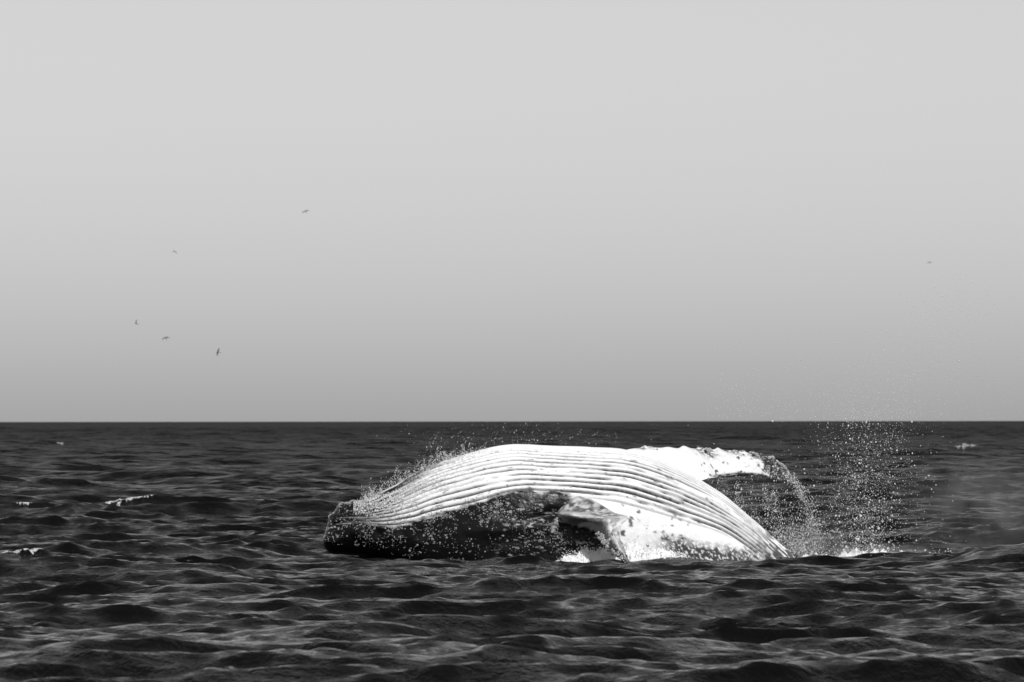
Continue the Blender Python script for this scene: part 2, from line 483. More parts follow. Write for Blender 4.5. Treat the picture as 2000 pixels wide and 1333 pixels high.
def fin(stations, n_s, n_c, knob_seed, tone_fn, knob=0.035):
    """stations: rows of (leading-edge point xyz, trailing-edge point xyz, thickness m)"""
    S = np.array(stations, float)
    t = np.linspace(0, 1, len(S)); T = np.linspace(0, 1, n_s)
    m = np.gradient(S, t, axis=0)
    i = np.clip(np.searchsorted(t, T) - 1, 0, len(t) - 2)
    h = (t[i + 1] - t[i])[:, None]; s = ((T - t[i]) / (t[i + 1] - t[i]))[:, None]
    Q = ((2 * s**3 - 3 * s**2 + 1) * S[i] + (s**3 - 2 * s**2 + s) * h * m[i]
         + (-2 * s**3 + 3 * s**2) * S[i + 1] + (s**3 - s**2) * h * m[i + 1])
    le, te, thk = Q[:, :3], Q[:, 3:6], Q[:, 6]
    mid = (le + te) / 2
    ax = np.gradient(mid, axis=0); ax /= np.linalg.norm(ax, axis=1, keepdims=True)
    ch = te - le
    nn = np.cross(ax, ch); nn /= np.linalg.norm(nn, axis=1, keepdims=True)
    # knobs on the leading edge, a scalloped trailing edge
    r2 = np.random.default_rng(knob_seed)
    kn = np.zeros(n_s); ps = np.linspace(0.22, 0.97, 10) + r2.uniform(-.03, .03, 10)
    for p_ in ps: kn += r2.uniform(.15, 1.1) * np.exp(-((T - p_) / r2.uniform(.008, .02)) ** 2)
    ua = np.linspace(0, 2 * np.pi, n_c, endpoint=False)
    c = (1 - np.cos(ua)) / 2                         # 0 leading .. 1 trailing .. 0
    sgn = np.where(ua <= np.pi, 1.0, -1.0)
    prof = 0.5 * sgn * (2.2 * np.sqrt(np.maximum(c, 0)) * (1 - c) ** 0.9 + 0.02 * (c > 0) * (c < 1))
    cd = ch / np.linalg.norm(ch, axis=1, keepdims=True)
    V = (le[:, None] + ch[:, None] * c[None, :, None] + nn[:, None] * (thk[:, None] * prof[None])[..., None]
         - cd[:, None] * (knob * kn[:, None] * np.exp(-c[None] * 9))[..., None]
         + nn[:, None] * (sgn[None] * knob * 0.6 * kn[:, None] * np.exp(-c[None] * 7) * (c[None] > 0.004))[..., None])
    te_w = 0.02 * (fbm(T * 30, T * 0, 3, knob_seed) - 0.5)
    V += cd[:, None] * (te_w[:, None] * c[None] ** 4)[..., None]
    tn = tone_fn(T[:, None] + np.zeros((1, n_c)), c[None] + np.zeros((n_s, 1)), sgn[None] + np.zeros((n_s, 1)))
    return V, tn

def add_fin(V, tn):
    global base
    ns, nc = V.shape[:2]
    wv.append(V.reshape(-1, 3)); wt.append(tn.ravel())
    wf.append(grid_faces(ns, nc, wrap=True) + base)
    # close the tip
    base += ns * nc
    wv.append(V[-1].mean(0)[None]); wt.append(np.array([tn[-1].mean()]))
    j = np.arange(nc); a0 = base - nc
    wf.append(np.stack([a0 + j, a0 + (j + 1) % nc, np.full(nc, base), np.full(nc, base)], -1))
    base += 1

def tone_far(T, c, sgn):
    x, y = T * 30, c * 6
    b = fbm(x * 1.3, y * 1.3, 4, 71)
    f = fbm(x * 3, y * 3, 3, 72)
    v = 0.88 - 0.05 * b
    tip = sstep(0.63, 0.71, T + 0.25 * (b - 0.5) - 0.14 * (c - 0.35))
    dk = np.maximum(tip * sstep(0.30, 0.5, f + 0.12), 0)
    dk = np.maximum(dk, 1.3 * np.exp(-((T - 0.46) / 0.040) ** 2) * sstep(0.6, 0.1, c) * sstep(.38, .5, f))
    dk = np.maximum(dk, 1.2 * np.exp(-((T - 0.60) / 0.05) ** 2) * sstep(0.45, 0.05, c) * sstep(.45, .58, f))
    dk = np.clip(np.maximum(dk, sstep(0.90, 0.96, c) * sstep(0.36, .44, T)), 0, 1)
    dk = np.maximum(dk, sstep(0.72, 0.77, fbm(x * 2, y * 2, 2, 73)) * (T > .35))
    dk = np.maximum(dk, np.exp(-((T - 0.225) / 0.025) ** 2) * sstep(0.16, 0.04, c) * sstep(.3, .5, f))
    return np.clip(v * (1 - dk) + (0.02 + 0.30 * sstep(.5, .72, fbm(x * 4, y * 5, 3, 75))) * dk, 0.02, 0.9)

def S3(le, te, t):   # (px, py, dist)
    return list(P(*le)) + list(P(*te)) + [t]
far_fin = [S3((1150, 930, 92.7), (1200, 1010, 92.6), 0.26), S3((1200, 888, 93.0), (1270, 985, 92.7), 0.22),
           S3((1250, 876, 93.3), (1320, 960, 92.9), 0.19), S3((1310, 878, 93.7), (1375, 938, 93.2), 0.17),
           S3((1360, 878, 94.1), (1405, 933, 93.6), 0.15), S3((1415, 881, 94.5), (1445, 928, 94.0), 0.13),
           S3((1465, 886, 94.8), (1484, 930, 94.4), 0.12), S3((1508, 899, 95.0), (1508, 936, 94.7), 0.10),
           S3((1533, 916, 95.05), (1526, 940, 94.85), 0.07), S3((1541, 931, 95.0), (1534, 938, 94.9), 0.03)]
V_far, t_far = fin(far_fin, 190, 64, 5, tone_far, 0.045)
add_fin(V_far, t_far)
def fin_ridged(stations, n_s, sub, tone_fn):
    """the near flipper, seen almost end on: leading edge, lit ridge, trailing edge and back of each section"""
    S = np.array([[P(*p_) for p_ in row] for row in stations])      # (ns, 3, 3)
    le, rg, te = S[:, 0], S[:, 1], S[:, 2]
    ch = np.linalg.norm(te - le, axis=1)[:, None]
    bk = (le * 0.55 + te * 0.45) + np.array([[0.0, 1.0, -0.25]]) * np.minimum(ch * 0.18, 0.12)
    ring = np.stack([le, le * .5 + rg * .5 + np.array([0, -.012, 0]), rg, rg * .5 + te * .5 + np.array([0, .015, -.01]), te, bk], 1)
    t = np.linspace(0, 1, len(S)); T = np.linspace(0, 1, n_s)
    m = np.gradient(ring, t, axis=0)
    i = np.clip(np.searchsorted(t, T) - 1, 0, len(t) - 2)
    h = (t[i + 1] - t[i])[:, None, None]; s_ = ((T - t[i]) / (t[i + 1] - t[i]))[:, None, None]
    Q = ((2 * s_**3 - 3 * s_**2 + 1) * ring[i] + (s_**3 - 2 * s_**2 + s_) * h * m[i]
         + (-2 * s_**3 + 3 * s_**2) * ring[i + 1] + (s_**3 - s_**2) * h * m[i + 1])
    k = ring.shape[1]; rows = []; cc_ = []
    cpar = [0, .25, .5, .75, 1, 1.5, 2]
    for j in range(k):
        p0, p1_, p2_, p3_ = (Q[:, (j + o_) % k] for o_ in (-1, 0, 1, 2))
        for q_ in range(sub):
            u_ = q_ / sub
            rows.append(0.5 * (2 * p1_ + (p2_ - p0) * u_ * .8 + (2 * p0 - 5 * p1_ + 4 * p2_ - p3_) * u_**2 * .8 + (3 * p1_ - p0 - 3 * p2_ + p3_) * u_**3 * .8) * 1.0
                        + 0.2 * 0.5 * (2 * (p2_ - p1_) * u_)) 
            cc_.append(cpar[j] + (cpar[j + 1] - cpar[j]) * u_)
    V = np.stack(rows, 1); c = np.array(cc_)[None] + np.zeros((n_s, 1)); TT = T[:, None] + np.zeros_like(c)
    # knobs along the leading edge, notches in the trailing edge
    kn = np.zeros(n_s)
    for p_ in (0.30, 0.42, 0.52, 0.60, 0.68, 0.76, 0.84, 0.91): kn += np.exp(-((T - p_) / 0.018) ** 2)
    lw = np.exp(-(np.minimum(c, 2 - c) / 0.10) ** 2)
    out = V - V.mean(1, keepdims=True); out /= np.maximum(np.linalg.norm(out, axis=-1, keepdims=True), 1e-6)
    V = V + out * (0.03 * kn[:, None] * lw)[..., None]
    tw = np.exp(-((c - 1) / 0.08) ** 2) * (fbm(TT * 40, TT * 0, 3, 77) - 0.5)
    V = V + out * (0.05 * tw * sstep(.35, .5, TT))[..., None]
    V = V + out * (0.02 * (fbm(TT * 12, c * 6, 3, 78) - 0.5))[..., None]
    return V, tone_fn(TT, c, None)

def tone_near(T, c, _):
    b = fbm(T * 14, c * 7, 4, 81); f = fbm(T * 50, c * 18, 3, 82)
    v = 0.70 - 0.30 * sstep(0.40, 0.65, b) - 0.18 * sstep(.45, .6, f)
    top = sstep(0.55, 0.64, c) * sstep(1.0, 0.90, c) * sstep(0.44, 0.36, T) * sstep(0.0, 0.10, T)      # grey mottled upper face
    v = v * (1 - top * 0.9) + (0.03 + 0.55 * sstep(0.35, 0.75, f)) * top * 0.9
    dk = sstep(0.44, 0.26, c + 0.30 * (b - 0.5)) * (c < 1) * sstep(0.05, 0.2, T)                   # dark leading edge, plus the underside's shade painted in below the ridge
    dk = np.maximum(dk, 0.8 * sstep(0.5, 0.62, b) * sstep(0.44, 0.52, T) * (c < .6))
    v = v * (1 - dk) + 0.05 * dk
    te = np.exp(-((c - 1.0) / 0.035) ** 2) * sstep(.36, .42, T)
    v = v * (1 - te) + 0.04 * te
    return np.clip(np.where(c > 1.05, 0.05, v), 0.02, 0.9)

near_fin = [((1078, 1030, 91.5), (1080, 1000, 91.2), (1090, 950, 91.6)), ((1098, 1022, 90.7), (1096, 1004, 90.35), (1118, 964, 90.85)),
            ((1118, 1026, 90.3), (1130, 1008, 90.0), (1160, 978, 90.5)), ((1140, 1031, 89.95), (1164, 1011, 89.7), (1196, 1000, 90.1)),
            ((1158, 1038, 89.75), (1188, 1015, 89.5), (1224, 1011, 89.75)), ((1168, 1048, 89.55), (1190, 1030, 89.35), (1214, 1026, 89.5)),
            ((1178, 1060, 89.3), (1196, 1046, 89.15), (1211, 1044, 89.25)), ((1192, 1074, 89.05), (1205, 1064, 88.95), (1215, 1062, 89.0)),
            ((1208, 1087, 88.85), (1216, 1081, 88.8), (1222, 1080, 88.8)), ((1224, 1100, 88.6), (1227, 1099, 88.58), (1229, 1099, 88.6))]
V_near, t_near = fin_ridged(near_fin, 170, 10, tone_near)
add_fin(V_near, t_near)

whale = mesh_obj('humpback_whale', np.concatenate(wv), np.concatenate(wf), M_WHALE)
float_attr(whale, 'skin_tone', np.concatenate(wt))
tag(whale, 'humpback whale rolling belly up with white pleated throat and raised flippers', 'whale')

# ------------------------------------------------------------------ barnacles on the head and the flipper edges
def barn_proto():
    k = 7
    v = []
    for r_, z_ in ((1.0, -0.25), (0.72, 0.55), (0.40, 0.58), (0.25, 0.25)):
        for a_ in range(k):
            v.append((r_ * math.cos(a_ * 2 * math.pi / k), r_ * math.sin(a_ * 2 * math.pi / k), z_))
    v.append((0, 0, 0.2))
    f = []
    for q_ in range(3):
        for a_ in range(k):
            b_ = (a_ + 1) % k
            f += [(q_ * k + a_, q_ * k + b_, (q_ + 1) * k + b_), (q_ * k + a_, (q_ + 1) * k + b_, (q_ + 1) * k + a_)]
    for a_ in range(k): f.append((3 * k + a_, 3 * k + (a_ + 1) % k, 4 * k))
    return np.array(v), np.array(f)
BV, BF = barn_proto()

def scatter(protoV, protoF, pos, nor, size, spin=None):
    n = len(pos)
    up = np.where(np.abs(nor[:, 2:3]) > 0.9, np.array([[1.0, 0, 0]]), np.array([[0, 0, 1.0]]))
    e1 = np.cross(up, nor); e1 /= np.linalg.norm(e1, axis=1, keepdims=True)
    e2 = np.cross(nor, e1)
    V = pos[:, None] + size[:, None, None] * (protoV[None, :, 0:1] * e1[:, None] + protoV[None, :, 1:2] * e2[:, None]
                                             + protoV[None, :, 2:3] * nor[:, None])
    F = protoF[None] + (np.arange(n) * len(protoV))[:, None, None]
    return V.reshape(-1, 3), F.reshape(-1, protoF.shape[1])

dens = np.zeros_like(tone)
vis = (TH > 0) & (iy < 1100)
dens += 1.0 * np.exp(-((ix - 900) / 110) ** 2 - ((iy - (1005 + (ix - 900) * -0.12)) / 26) ** 2) * (W > 0.93)
dens += 0.55 * np.exp(-((ix - 760) / 75) ** 2 - ((iy - 1030) / 30) ** 2) * (W > 0.8)
dens += 0.16 * sstep(730, 660, ix) * sstep(1080, 1060, iy)
dens += 0.7 * np.exp(-((ix - 690) / 40) ** 2 - ((iy - 985) / 10) ** 2)
dens += 0.10 * sstep(700, 800, ix) * sstep(1150, 1050, ix) * sstep(1000, 1030, iy) * (W > 1)
dens += 0.5 * np.exp(-((ix - 1090) / 50) ** 2 - ((iy - 1055) / 20) ** 2)
dens *= (0.06 + sstep(0.42, 0.62, fbm(ix / 20, iy / 16, 3, 90))) * vis
area = np.linalg.norm(np.cross(np.gradient(BODY2, axis=0), np.gradient(BODY2, axis=1)), axis=-1)
area[:, :2] = 0; area[:, -75:] = 0
wgt = dens * area; wgt = np.maximum(wgt, 0).ravel(); wgt /= wgt.sum()
pick = rng.choice(len(wgt), 3300, p=wgt)
nb = normals(BODY2).reshape(-1, 3)
if np.mean(np.sum(nb * (BODY2 - cen).reshape(-1, 3), -1)) < 0: nb = -nb
bs = np.exp(rng.normal(math.log(0.0060), 0.50, len(pick)))
bv1, bf1 = scatter(BV, BF, BODY2.reshape(-1, 3)[pick], nb[pick], np.clip(bs, 0.003, 0.022))
# clumps on the flippers' leading edges
def edge_clump(V, spots):
    ps, ns_, sz = [], [], []
    nsn, nc = V.shape[:2]
    nv = normals(V)
    cc_ = V.mean(1, keepdims=True)
    if np.mean(np.sum(nv * (V - cc_), -1)) < 0: nv = -nv
    for (tc_, spread, n, smin, smax, cw) in spots:
        for _ in range(n):
            i_ = int(np.clip(rng.normal(tc_, spread), 0.02, 0.99) * nsn)
            j_ = int(round(rng.normal(0, cw))) % nc
            ps.append(V[min(i_, nsn - 1), j_]); ns_.append(nv[min(i_, nsn - 1), j_]); sz.append(rng.uniform(smin, smax))
    return np.array(ps), np.array(ns_), np.array(sz)
e = edge_clump(V_far, [(0.27, .015, 14, .015, .035, 3), (0.47, .018, 34, .015, .040, 5), (0.60, .01, 10, .012, .03, 3), (0.68, .01, 16, .015, .04, 3),
                       (0.76, .012, 14, .015, .04, 3), (0.86, .05, 60, .012, .04, 3), (0.95, .02, 24, .012, .04, 4)])
bv2, bf2 = scatter(BV, BF, *e)
e = edge_clump(V_near, [(0.55, .04, 24, .012, .035, 5), (0.68, .04, 30, .015, .04, 5), (0.80, .05, 30, .015, .04, 5), (0.92, .03, 18, .01, .03, 5)])
bv3, bf3 = scatter(BV, BF, *e)
bvs, bfs, o_ = [], [], 0
for v_, f_ in ((bv1, bf1), (bv2, bf2), (bv3, bf3)):
    bvs.append(v_); bfs.append(f_ + o_); o_ += len(v_)
barn = mesh_obj('barnacles', np.concatenate(bvs), np.concatenate(bfs), M_BARN, smooth=False, parent=whale)
tag(barn, 'white barnacles scattered over the dark head and flipper edges', kind='stuff')

# ------------------------------------------------------------------ drops, spray and foam
def ico():
    t = (1 + 5 ** .5) / 2
    v = np.array([(-1, t, 0), (1, t, 0), (-1, -t, 0), (1, -t, 0), (0, -1, t), (0, 1, t), (0, -1, -t), (0, 1, -t),
                  (t, 0, -1), (t, 0, 1), (-t, 0, -1), (-t, 0, 1)], float)
    v /= np.linalg.norm(v[0])
    f = np.array([(0, 11, 5), (0, 5, 1), (0, 1, 7), (0, 7, 10), (0, 10, 11), (1, 5, 9), (5, 11, 4), (11, 10, 2), (10, 7, 6), (7, 1, 8),
                  (3, 9, 4), (3, 4, 2), (3, 2, 6), (3, 6, 8), (3, 8, 9), (4, 9, 5), (2, 4, 11), (6, 2, 10), (8, 6, 7), (9, 8, 1)])
    return v, f
IV, IF = ico()
OV = np.array([(1, 0, 0), (-1, 0, 0), (0, 1, 0), (0, -1, 0), (0, 0, 1), (0, 0, -1)], float)
OF = np.array([(0, 2, 4), (2, 1, 4), (1, 3, 4), (3, 0, 4), (2, 0, 5), (1, 2, 5), (3, 1, 5), (0, 3, 5)])

def drops(name, pos, size, mat=M_DROP, stretch=None, big=0.012):
    """all the drops of one spray in one mesh: round ones where big enough to see, octahedra where tiny"""
    pos = np.asarray(pos); size = np.asarray(size)
    vs_, fs_, o = [], [], 0
    for sel, (pv, pf) in ((size >= big, (IV, IF)), (size < big, (OV, OF))):
        if not sel.any(): continue
        n = sel.sum()
        sc = rng.uniform(0.75, 1.25, (n, 1, 3))
        if stretch is not None: sc[:, :, 2] *= stretch[sel][:, None]
        V = pos[sel][:, None] + pv[None] * size[sel][:, None, None] * sc
        F = pf[None] + (np.arange(n) * len(pv))[:, None, None]
        vs_.append(V.reshape(-1, 3)); fs_.append(F.reshape(-1, 3) + o); o += n * len(pv)
    return mesh_obj(name, np.concatenate(vs_), np.concatenate(fs_), mat)

def pxw(px, py, d):
    px, py, d = np.broadcast_arrays(np.asarray(px, float), np.asarray(py, float), np.asarray(d, float))
    return np.stack([(px - 1000) / FPX * d, d, EYE + (HOR - py) / FPX * d], -1)

def lognorm(n, mean, sig, lo, hi):
    return np.clip(np.exp(rng.normal(math.log(mean), sig, n)), lo, hi)

# 1 tall column of falling drops behind the tail
n = 6500
y = 1095 - 300 * rng.beta(1.0, 1.35, n)
x = 1690 + rng.normal(0, 1, n) * (34 + (1095 - y) * 0.05) + (1000 - y) * 0.05
xo = rng.random(n) < 0.25
x = np.where(xo, x + rng.normal(0, 70, n), x)
p1 = pxw(x, y, 93.5 + rng.normal(0, 0.7, n)); s1 = lognorm(n, 0.0041, 0.48, 0.0022, 0.015)
big_i = rng.choice(n, 14, replace=False); s1[big_i] = rng.uniform(0.014, 0.024, 14); p1[big_i] = pxw(rng.normal(1680, 30, 14), rng.uniform(985, 1085, 14), np.full(14, 93.3))
o = drops('falling_spray', p1, s1, stretch=rng.uniform(0.9, 1.5, n))
tag(o, 'column of bright falling water drops beside the whale, reaching above the horizon', 'spray', kind='stuff')

# 2 fine mist of drops arching over the horizon
n = 4600
y = 820 - 290 * rng.beta(1.1, 1.9, n)
w_ = 35 + 0.30 * (y - 530)
x = 1885 - (y - 530) * 0.55 + rng.normal(0, 1, n) * w_
wide = rng.random(n) < 0.35
x = np.where(wide, rng.uniform(1380, 1800, n), x); y = np.where(wide, 820 - 200 * rng.beta(1, 2.2, n), y)
p2 = pxw(x, y, 93.5 + rng.normal(0, 0.8, n)); s2 = lognorm(n, 0.0055, 0.35, 0.003, 0.011)
o = drops('spray_mist', p2, s2)
tag(o, 'faint arc of tiny water drops drifting up into the grey sky', 'spray', kind='stuff')

# 3 water running off the far flipper: a curtain below its trailing edge and an arc off its tip
n = 6000
t = rng.random(n)
x = 1375 + 160 * t + rng.normal(0, 4, n)
y0 = np.interp(x, [1370, 1400, 1445, 1500, 1540], [940, 932, 929, 930, 936])
fall = rng.beta(1.0, 1.7, n) * 175
lane = sstep(0.35, 0.8, vnoise(x / 9 + fall * 0.01, fall / 50, 110))
x = x + fall * 0.16 * t + rng.normal(0, 1, n) * fall * 0.05
y = y0 + fall
keep = (rng.random(n) < 0.12 + 0.7 * lane ** 2)
p3 = pxw(x[keep], y[keep], np.interp(x[keep], [1370, 1540], [93.4, 94.9]) + rng.normal(0, 0.15, keep.sum()))
s3 = lognorm(len(p3), 0.0043, 0.48, 0.0022, 0.012)
n = 1100
t = rng.beta(1.0, 1.2, n)
ax_ = 1535 + 66 * t ** 0.75; ay = 930 + 130 * t ** 1.25
x = ax_ + rng.normal(0, 1, n) * (2.5 + 12 * t); y = ay + rng.normal(0, 1, n) * (3 + 14 * t)
p3b = pxw(x, y, 94.9 + rng.normal(0, 0.1, n)); s3b = lognorm(n, 0.0048, 0.4, 0.0025, 0.012)
n = 2600
x = rng.normal(1545, 42, n); y = 1090 - np.abs(rng.normal(0, 42, n))
p3c = pxw(x, y, 94.2 + rng.normal(0, 0.3, n)); s3c = lognorm(n, 0.0050, 0.4, 0.0025, 0.012)
pp = np.concatenate([p3, p3b, p3c]); sz = np.concatenate([s3, s3b, s3c])
o = drops('flipper_runoff', pp, sz, stretch=rng.uniform(1.0, 2.2, len(pp)))
tag(o, 'curtain of water drops streaming off the raised far flipper', 'spray', kind='stuff')

# 4 splash along the throat at the head end
n = 6500
prof_x, prof_y = [640, 700, 760, 830, 890, 950, 1000], [985, 977, 957, 919, 896, 880, 871]
x = rng.uniform(700, 985, n)
up = np.abs(rng.normal(0, 1, n)) * np.interp(x, [700, 760, 840, 900, 985], [5, 13, 17, 10, 4])
nj = 110                                                     # jets: short torn streaks of drops
jx = rng.uniform(715, 930, nj); jl = rng.gamma(1.6, 13, nj) * np.interp(jx, [715, 780, 860, 930], [.5, 1, 1, .4]); jd = rng.normal(-0.5, 0.45, nj)
ji = rng.integers(0, nj, n); inj = rng.random(n) < 0.6
jt = rng.random(n)
up = np.where(inj, jt * jl[ji] + rng.normal(0, 1.0, n), up * (0.4 + 1.2 * fbm(x / 16, rng.random(n), 3, 120)))
bx0 = np.where(inj, jx[ji] + rng.normal(0, 1.3, n), x)
y = np.interp(bx0, prof_x, prof_y) + 6 - up
x = bx0 + np.where(inj, jd[ji], -0.45) * up + 0.012 * up ** 2
p4 = pxw(x, y, 92.0 + rng.normal(0, 0.35, n)); s4 = lognorm(n, 0.0036, 0.42, 0.002, 0.009)
n = 3800
x = rng.uniform(690, 930, n); tt = rng.beta(1.1, 2.2, n)
top = np.interp(x, [640, 700, 760, 830, 890, 950], [985, 979, 962, 926, 903, 886])
y = top + tt * np.interp(x, [690, 780, 930], [30, 55, 25])
yy = 92 - 1.15 * np.sqrt(np.clip(1 - ((1032 - y) / np.maximum(1034 - top, 1)) ** 2, 0, 1)) - 0.1
p4b = pxw(x, y, yy); s4b = lognorm(n, 0.0052, 0.45, 0.0025, 0.014)
n = 320
x = rng.normal(1010, 130, n); y = 868 - np.abs(rng.normal(0, 22, n))
p4c = pxw(x, y, 92.3 + rng.normal(0, .6, n)); s4c = lognorm(n, 0.0038, 0.4, 0.002, 0.009)
pp = np.concatenate([p4, p4b, p4c]); sz = np.concatenate([s4, s4b, s4c])
o = drops('throat_splash', pp, sz, stretch=rng.uniform(0.9, 1.8, len(pp)))
tag(o, 'splash of water drops thrown up along the whale\'s throat', 'splash', kind='stuff')

# 5 foam banked against the whale and trailing behind it
def foam_bank(name, prof, d, depth, seed, label, nd, lump=0.10, spray=0.05):
    """prof: [(px, top row)] outline of the bank; built as a lumpy mound standing in the water at distance d"""
    prof = np.array(prof, float)
    x0, x1 = prof[0, 0], prof[-1, 0]
    nxg = int((x1 - x0) * 0.9) + 8; nyg = 60
    gx = np.linspace(x0, x1, nxg); gv = np.linspace(-1, 1, nyg)
    GX, GV = np.meshgrid(gx, gv)
    topz = EYE + (HOR - np.interp(GX, prof[:, 0], prof[:, 1])) / FPX * d
    lum = fbm(GX / 11, GV * 3.2, 5, seed)
    hgt = (topz + 0.30) * (1 - np.abs(GV) ** 2.2) * (1 + (lum - 0.5) * 0.7 * lump / 0.1) - 0.30
    Wx = (GX - 1000) / FPX * d; Wy = d + GV * depth * (0.8 + 0.4 * fbm(GX / 40, GX * 0, 2, seed + 3))
    Wy = Wy + 0.10 * (fbm(GX / 6, GV * 5, 3, seed + 5) - 0.5)
    V = np.stack([Wx, Wy, hgt], -1)
    vs_ = [V.reshape(-1, 3)]; fs_ = [grid_faces(nyg, nxg)]
    f3 = np.concatenate([fs_[0][:, [0, 1, 2]], fs_[0][:, [0, 2, 3]]])
    # froth: small blobs over it
    ii = rng.integers(0, V.shape[0] * V.shape[1], nd)
    pos = V.reshape(-1, 3)[ii].copy()
    ok = pos[:, 2] > -0.1
    pos = pos[ok]; m_ = len(pos)
    pos[:, 2] += np.abs(rng.normal(0, spray, m_)); pos[:, 0] += rng.normal(0, 0.02, m_)
    sz = lognorm(m_, 0.0065, 0.4, 0.003, 0.018)
    Vd = pos[:, None] + IV[None] * sz[:, None, None] * rng.uniform(.8, 1.2, (m_, 1, 3))
    Fd = IF[None] + (np.arange(m_) * len(IV))[:, None, None] + len(vs_[0])
    ob = mesh_obj(name, np.concatenate([vs_[0], Vd.reshape(-1, 3)]), np.concatenate([f3, Fd.reshape(-1, 3)]), M_FOAM)
    return tag(ob, label, 'foam', kind='stuff')
foam_bank('foam_bank', [(1178, 1096), (1200, 1072), (1230, 1066), (1280, 1072), (1320, 1088), (1350, 1100), (1378, 1118)], 90.2, 0.35, 131,
          'bright white foam banked against the pale flank behind the near flipper', 1500)
foam_bank('foam_bank', [(1086, 1102), (1105, 1092), (1130, 1082), (1160, 1074), (1185, 1072), (1205, 1084), (1216, 1100)], 90.3, 0.25, 141,
          'grey white foam in the gap between dark chest and near flipper', 1000)
foam_bank('foam_bank', [(1540, 1108), (1565, 1092), (1590, 1089), (1620, 1092), (1660, 1085), (1710, 1082), (1740, 1086), (1790, 1089), (1850, 1093), (1900, 1102)],
          93.2, 0.7, 151, 'long low strip of foam on the water under the falling spray', 2200, 0.16, 0.05)

# fine spray hanging in the air: too fine for drops, so a thin volume
def mist(name, px, py, d, rx, ry, rz, density, label, seed):
    V = IV * 1.26; F = IF
    ob = mesh_obj(name, V, F, None)
    ob.location = P(px, py, d); ob.scale = (rx, ry, rz)
    m = bpy.data.materials.new('spray_vapour'); m.use_nodes = True
    t = m.node_tree; N = t.nodes; L = t.links
    N.remove(N['Principled BSDF'])
    pv = N.new('ShaderNodeVolumePrincipled'); pv.inputs['Color'].default_value = grey(0.95); pv.inputs['Anisotropy'].default_value = 0.0
    tc = N.new('ShaderNodeTexCoord')
    ln = N.new('ShaderNodeVectorMath'); ln.operation = 'LENGTH'; L.new(tc.outputs['Object'], ln.inputs[0])
    mr = N.new('ShaderNodeMapRange'); mr.interpolation_type = 'SMOOTHSTEP'
    mr.inputs['From Min'].default_value = 1.0; mr.inputs['From Max'].default_value = 0.15
    L.new(ln.outputs['Value'], mr.inputs['Value'])
    mp = N.new('ShaderNodeMapping'); mp.inputs['Location'].default_value = (seed, seed, 0); mp.inputs['Scale'].default_value = (rx, ry, rz * 0.6)
    L.new(tc.outputs['Object'], mp.inputs['Vector'])
    nz = N.new('ShaderNodeTexNoise'); nz.inputs['Scale'].default_value = 2.2; nz.inputs['Detail'].default_value = 3
    L.new(mp.outputs[0], nz.inputs['Vector'])
    m2 = N.new('ShaderNodeMapRange'); m2.inputs['From Min'].default_value = 0.36; m2.inputs['From Max'].default_value = 0.70
    L.new(nz.outputs['Fac'], m2.inputs['Value'])
    a1 = N.new('ShaderNodeMath'); a1.operation = 'MULTIPLY'; L.new(mr.outputs[0], a1.inputs[0]); L.new(m2.outputs[0], a1.inputs[1])
    a2 = N.new('ShaderNodeMath'); a2.operation = 'MULTIPLY'; a2.inputs[1].default_value = density; L.new(a1.outputs[0], a2.inputs[0])
    L.new(a2.outputs[0], pv.inputs['Density'])
    L.new(pv.outputs[0], N['Material Output'].inputs['Volume'])
    ob.data.materials.append(m)
    return tag(ob, label, 'mist', kind='stuff')
mist('mist', 1590, 1060, 94.6, 0.75, 0.6, 0.55, 1.1, 'pale mist rising where the tail end enters the water', 1.0)
mist('mist', 1720, 1082, 93.4, 1.5, 0.6, 0.22, 1.6, 'low white mist over the foam strip under the falling spray', 9.0)
mist('mist', 1930, 985, 97.0, 1.9, 1.2, 1.25, 0.28, 'thin veil of mist drifting off beyond the falling spray', 5.0)

